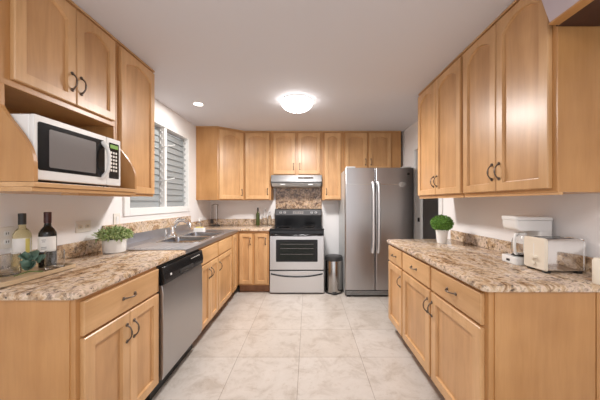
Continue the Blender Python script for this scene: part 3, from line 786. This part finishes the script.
bm = NB(); leafball(bm, (0,0,.192), .092, 1500, .017, .009, (1.06,1.06,.82), .86); obj('foliage', bm, 'leaf', t, smooth=True)

# ---- coffee maker (faces left)
t = thing('coffee_maker', 'white drip coffee maker with glass carafe behind the chrome toaster', 'coffee maker', (1.338, 1.596, CT+.0005), math.radians(-4))
t.scale = (.73, .84, 1)
hw = .078
bm = NB(); prism(bm, rrect(-.145, .145, -hw, hw, .02), 'z', 0, .045); b_ = obj('base', bm, 'white', t, .005, smooth=True)
qbox('power_switch', 'blackmatte', b_, -.1465, -.1445, -.02, .015, .014, .028)
bm = NB(); prism(bm, rrect(.035, .145, -hw, hw, .02), 'z', .045, .205); obj('water_tank', bm, 'white', t, .004, smooth=True)
bm = NB(); loft(bm, [[(x, y, z) for x, y in rrect(x0, .145, -hw, hw, .02)] for x0, z in ((-.118,.205), (-.128,.212), (-.138,.225), (-.14,.265))]); obj('brew_head', bm, 'white', t, smooth=True)
bm = NB(); loft(bm, [[(x, y, z) for x, y in rrect(-.145+d, .148-d, -hw-.003+d, hw+.003-d, .02)] for d, z in ((0,.267), (0,.282), (.006,.288))]); obj('lid', bm, 'white', t, smooth=True)
bm = NB(); lathe(bm, [(.045,.047), (.055,.055), (.062,.09), (.058,.13), (.042,.165), (.040,.172), (.037,.172), (.039,.163), (.054,.128), (.058,.09), (.052,.058), (.03,.052)], (-.045, 0, 0), 30); cf_ = obj('carafe', bm, 'glass', t, smooth=True)
bm = NB(); lathe(bm, [(.041,.172), (.043,.178), (.042,.186), (.01,.190)], (-.045, 0, 0), 30); obj('carafe_lid', bm, 'white', cf_, smooth=True)
bm = NB(); tube(bm, [(-.085,-.02,.178), (-.125,-.05,.175), (-.140,-.06,.15), (-.138,-.06,.10), (-.125,-.05,.068), (-.10,-.03,.062)], .010, 10); obj('carafe_handle', bm, 'white', cf_, smooth=True)
bm = NB(); lathe(bm, [(.06,.0455), (.06,.048), (.05,.049)], (-.045, 0, 0), 30); obj('warming_plate', bm, 'blackmatte', t, smooth=True)
# ---- toaster
t = thing('toaster', 'chrome two slice toaster with cream end panel at the right counter wall', 'toaster', (1.341, 1.420, CT+.0005), math.radians(-2))
TL, TW, TH_ = .105, .070, .180
def tprof(w_, z0_, z1_, r):
    r = r*.5; return rrect(-w_, w_, z0_, z1_, r, 6, (r, r, .008, .008))
bm = NB(); prism(bm, tprof(TW, .014, TH_, .028), 'x', -TL+.014, TL-.014); bd = obj('shell', bm, 'chrome', t, smooth=True)
for s in (-1, 1):
    bm = NB(); a, b = (s*(TL-.014), s*TL)
    loft(bm, [[(a, x, z) for x, z in tprof(TW+.002, .012, TH_+.002, .03)], [(a+(b-a)*.6, x, z) for x, z in tprof(TW+.002, .012, TH_+.002, .03)], [(b, x, z) for x, z in tprof(TW-.003, .016, TH_-.003, .027)]])
    e = obj('end_panel', bm, 'cream' if s < 0 else 'chrome', t, smooth=True)
    if s < 0:
        qbox('lever_slot', 'plate', e, -TL-.001, -TL+.002, -.003, .003, .075, .150)
        bm = NB(); prism(bm, rrect(-.022, .022, .070, .084, .005), 'x', -TL-.020, -TL+.001); obj('lever', bm, 'cream', e, smooth=True)
        bm = NB(); tube(bm, [(-TL+.001, 0, .045), (-TL-.010, 0, .045)], .013, 16); obj('browning_dial', bm, 'cream', e, smooth=True)
bm = NB(); [box(bm, -TL+.035, TL-.035, y-.013, y+.013, TH_-.004, TH_+.0008) for y in (-.03, .03)]; obj('bread_slot', bm, 'blackmatte', bd)
[qbox('foot', 'blackmatte', t, x-.012, x+.012, y-.012, y+.012, 0, .014) for x in (-.08,.08) for y in (-.05,.05)]
# ---- cream canister at the right frame edge
bm = NB(); lathe(bm, [(.022,0), (.024,.004), (.024,.105), (.020,.112), (.018,.118), (.005,.120)], n=28)
o = obj('shaker', bm, 'cream', None, smooth=True); o.location = (1.335, 1.19, CT+.0005)
tag(o, 'small cream shaker at the right edge of the counter beside the toaster', 'shaker')

# ---- back counter items
t = thing('utensil_rack', 'wire utensil stand with hanging ladle in the back left counter corner', 'utensil rack', (-1.48, 4.15, CT+.0005))
bm = NB(); lathe(bm, [(.075,0), (.075,.008), (.06,.014), (.01,.016)], n=32); obj('base', bm, 'blackmatte', t, smooth=True)
bm = NB(); [tube(bm, [(x, 0, .01), (x, 0, .335)], .004, 8) for x in (-.035, .035)]; tube(bm, [(-.055,0,.325), (0,0,.34), (.055,0,.325)], .004, 8); obj('post', bm, 'handle', t, smooth=True)
bm = NB(); lathe(bm, [(.001,.035), (.02,.04), (.032,.06), (.034,.075), (.031,.075), (.018,.045)], (.02,-.03,0), 24); tube(bm, [(.02,-.004,.07), (.02,-.006,.2), (.02,-.006,.32)], .004, 8); obj('ladle', bm, 'chrome', t, smooth=True)
bm = NB(); prism(bm, rrect(-.075, -.030, .03, .10, .01), 'y', -.012, -.009); tube(bm, [(-.052,-.010,.09), (-.05,-.008,.32)], .0035, 8); obj('spatula', bm, 'blackmatte', t, smooth=True)
bottle('oil_bottle', 'dark olive oil bottle on the back counter', (-.80, 4.15, CT+.0005), 'oil', 'blackmatte', .030, .285, False)
def carafe(label, x, y, h):
    t = thing('glass_bottle', label, 'bottle', (x, y, CT+.0005), 0, 'clear bottles left of the stove')
    bm = NB(); lathe(bm, [(.028,0), (.034,.005), (.034,h*.5), (.022,h*.68), (.014,h*.78), (.014,h*.92), (.016,h*.93)], n=26); obj('bottle_body', bm, 'glass', t, smooth=True)
    bm = NB(); lathe(bm, [(.010,h*.93), (.012,h*.97), (.009,h)], n=16); obj('stopper', bm, 'steel_bright', t, smooth=True)
carafe('taller clear glass bottle beside the olive oil bottle', -.685, 4.14, .265)
carafe('shorter clear glass bottle at the stove end of the back counter', -.605, 4.10, .225)
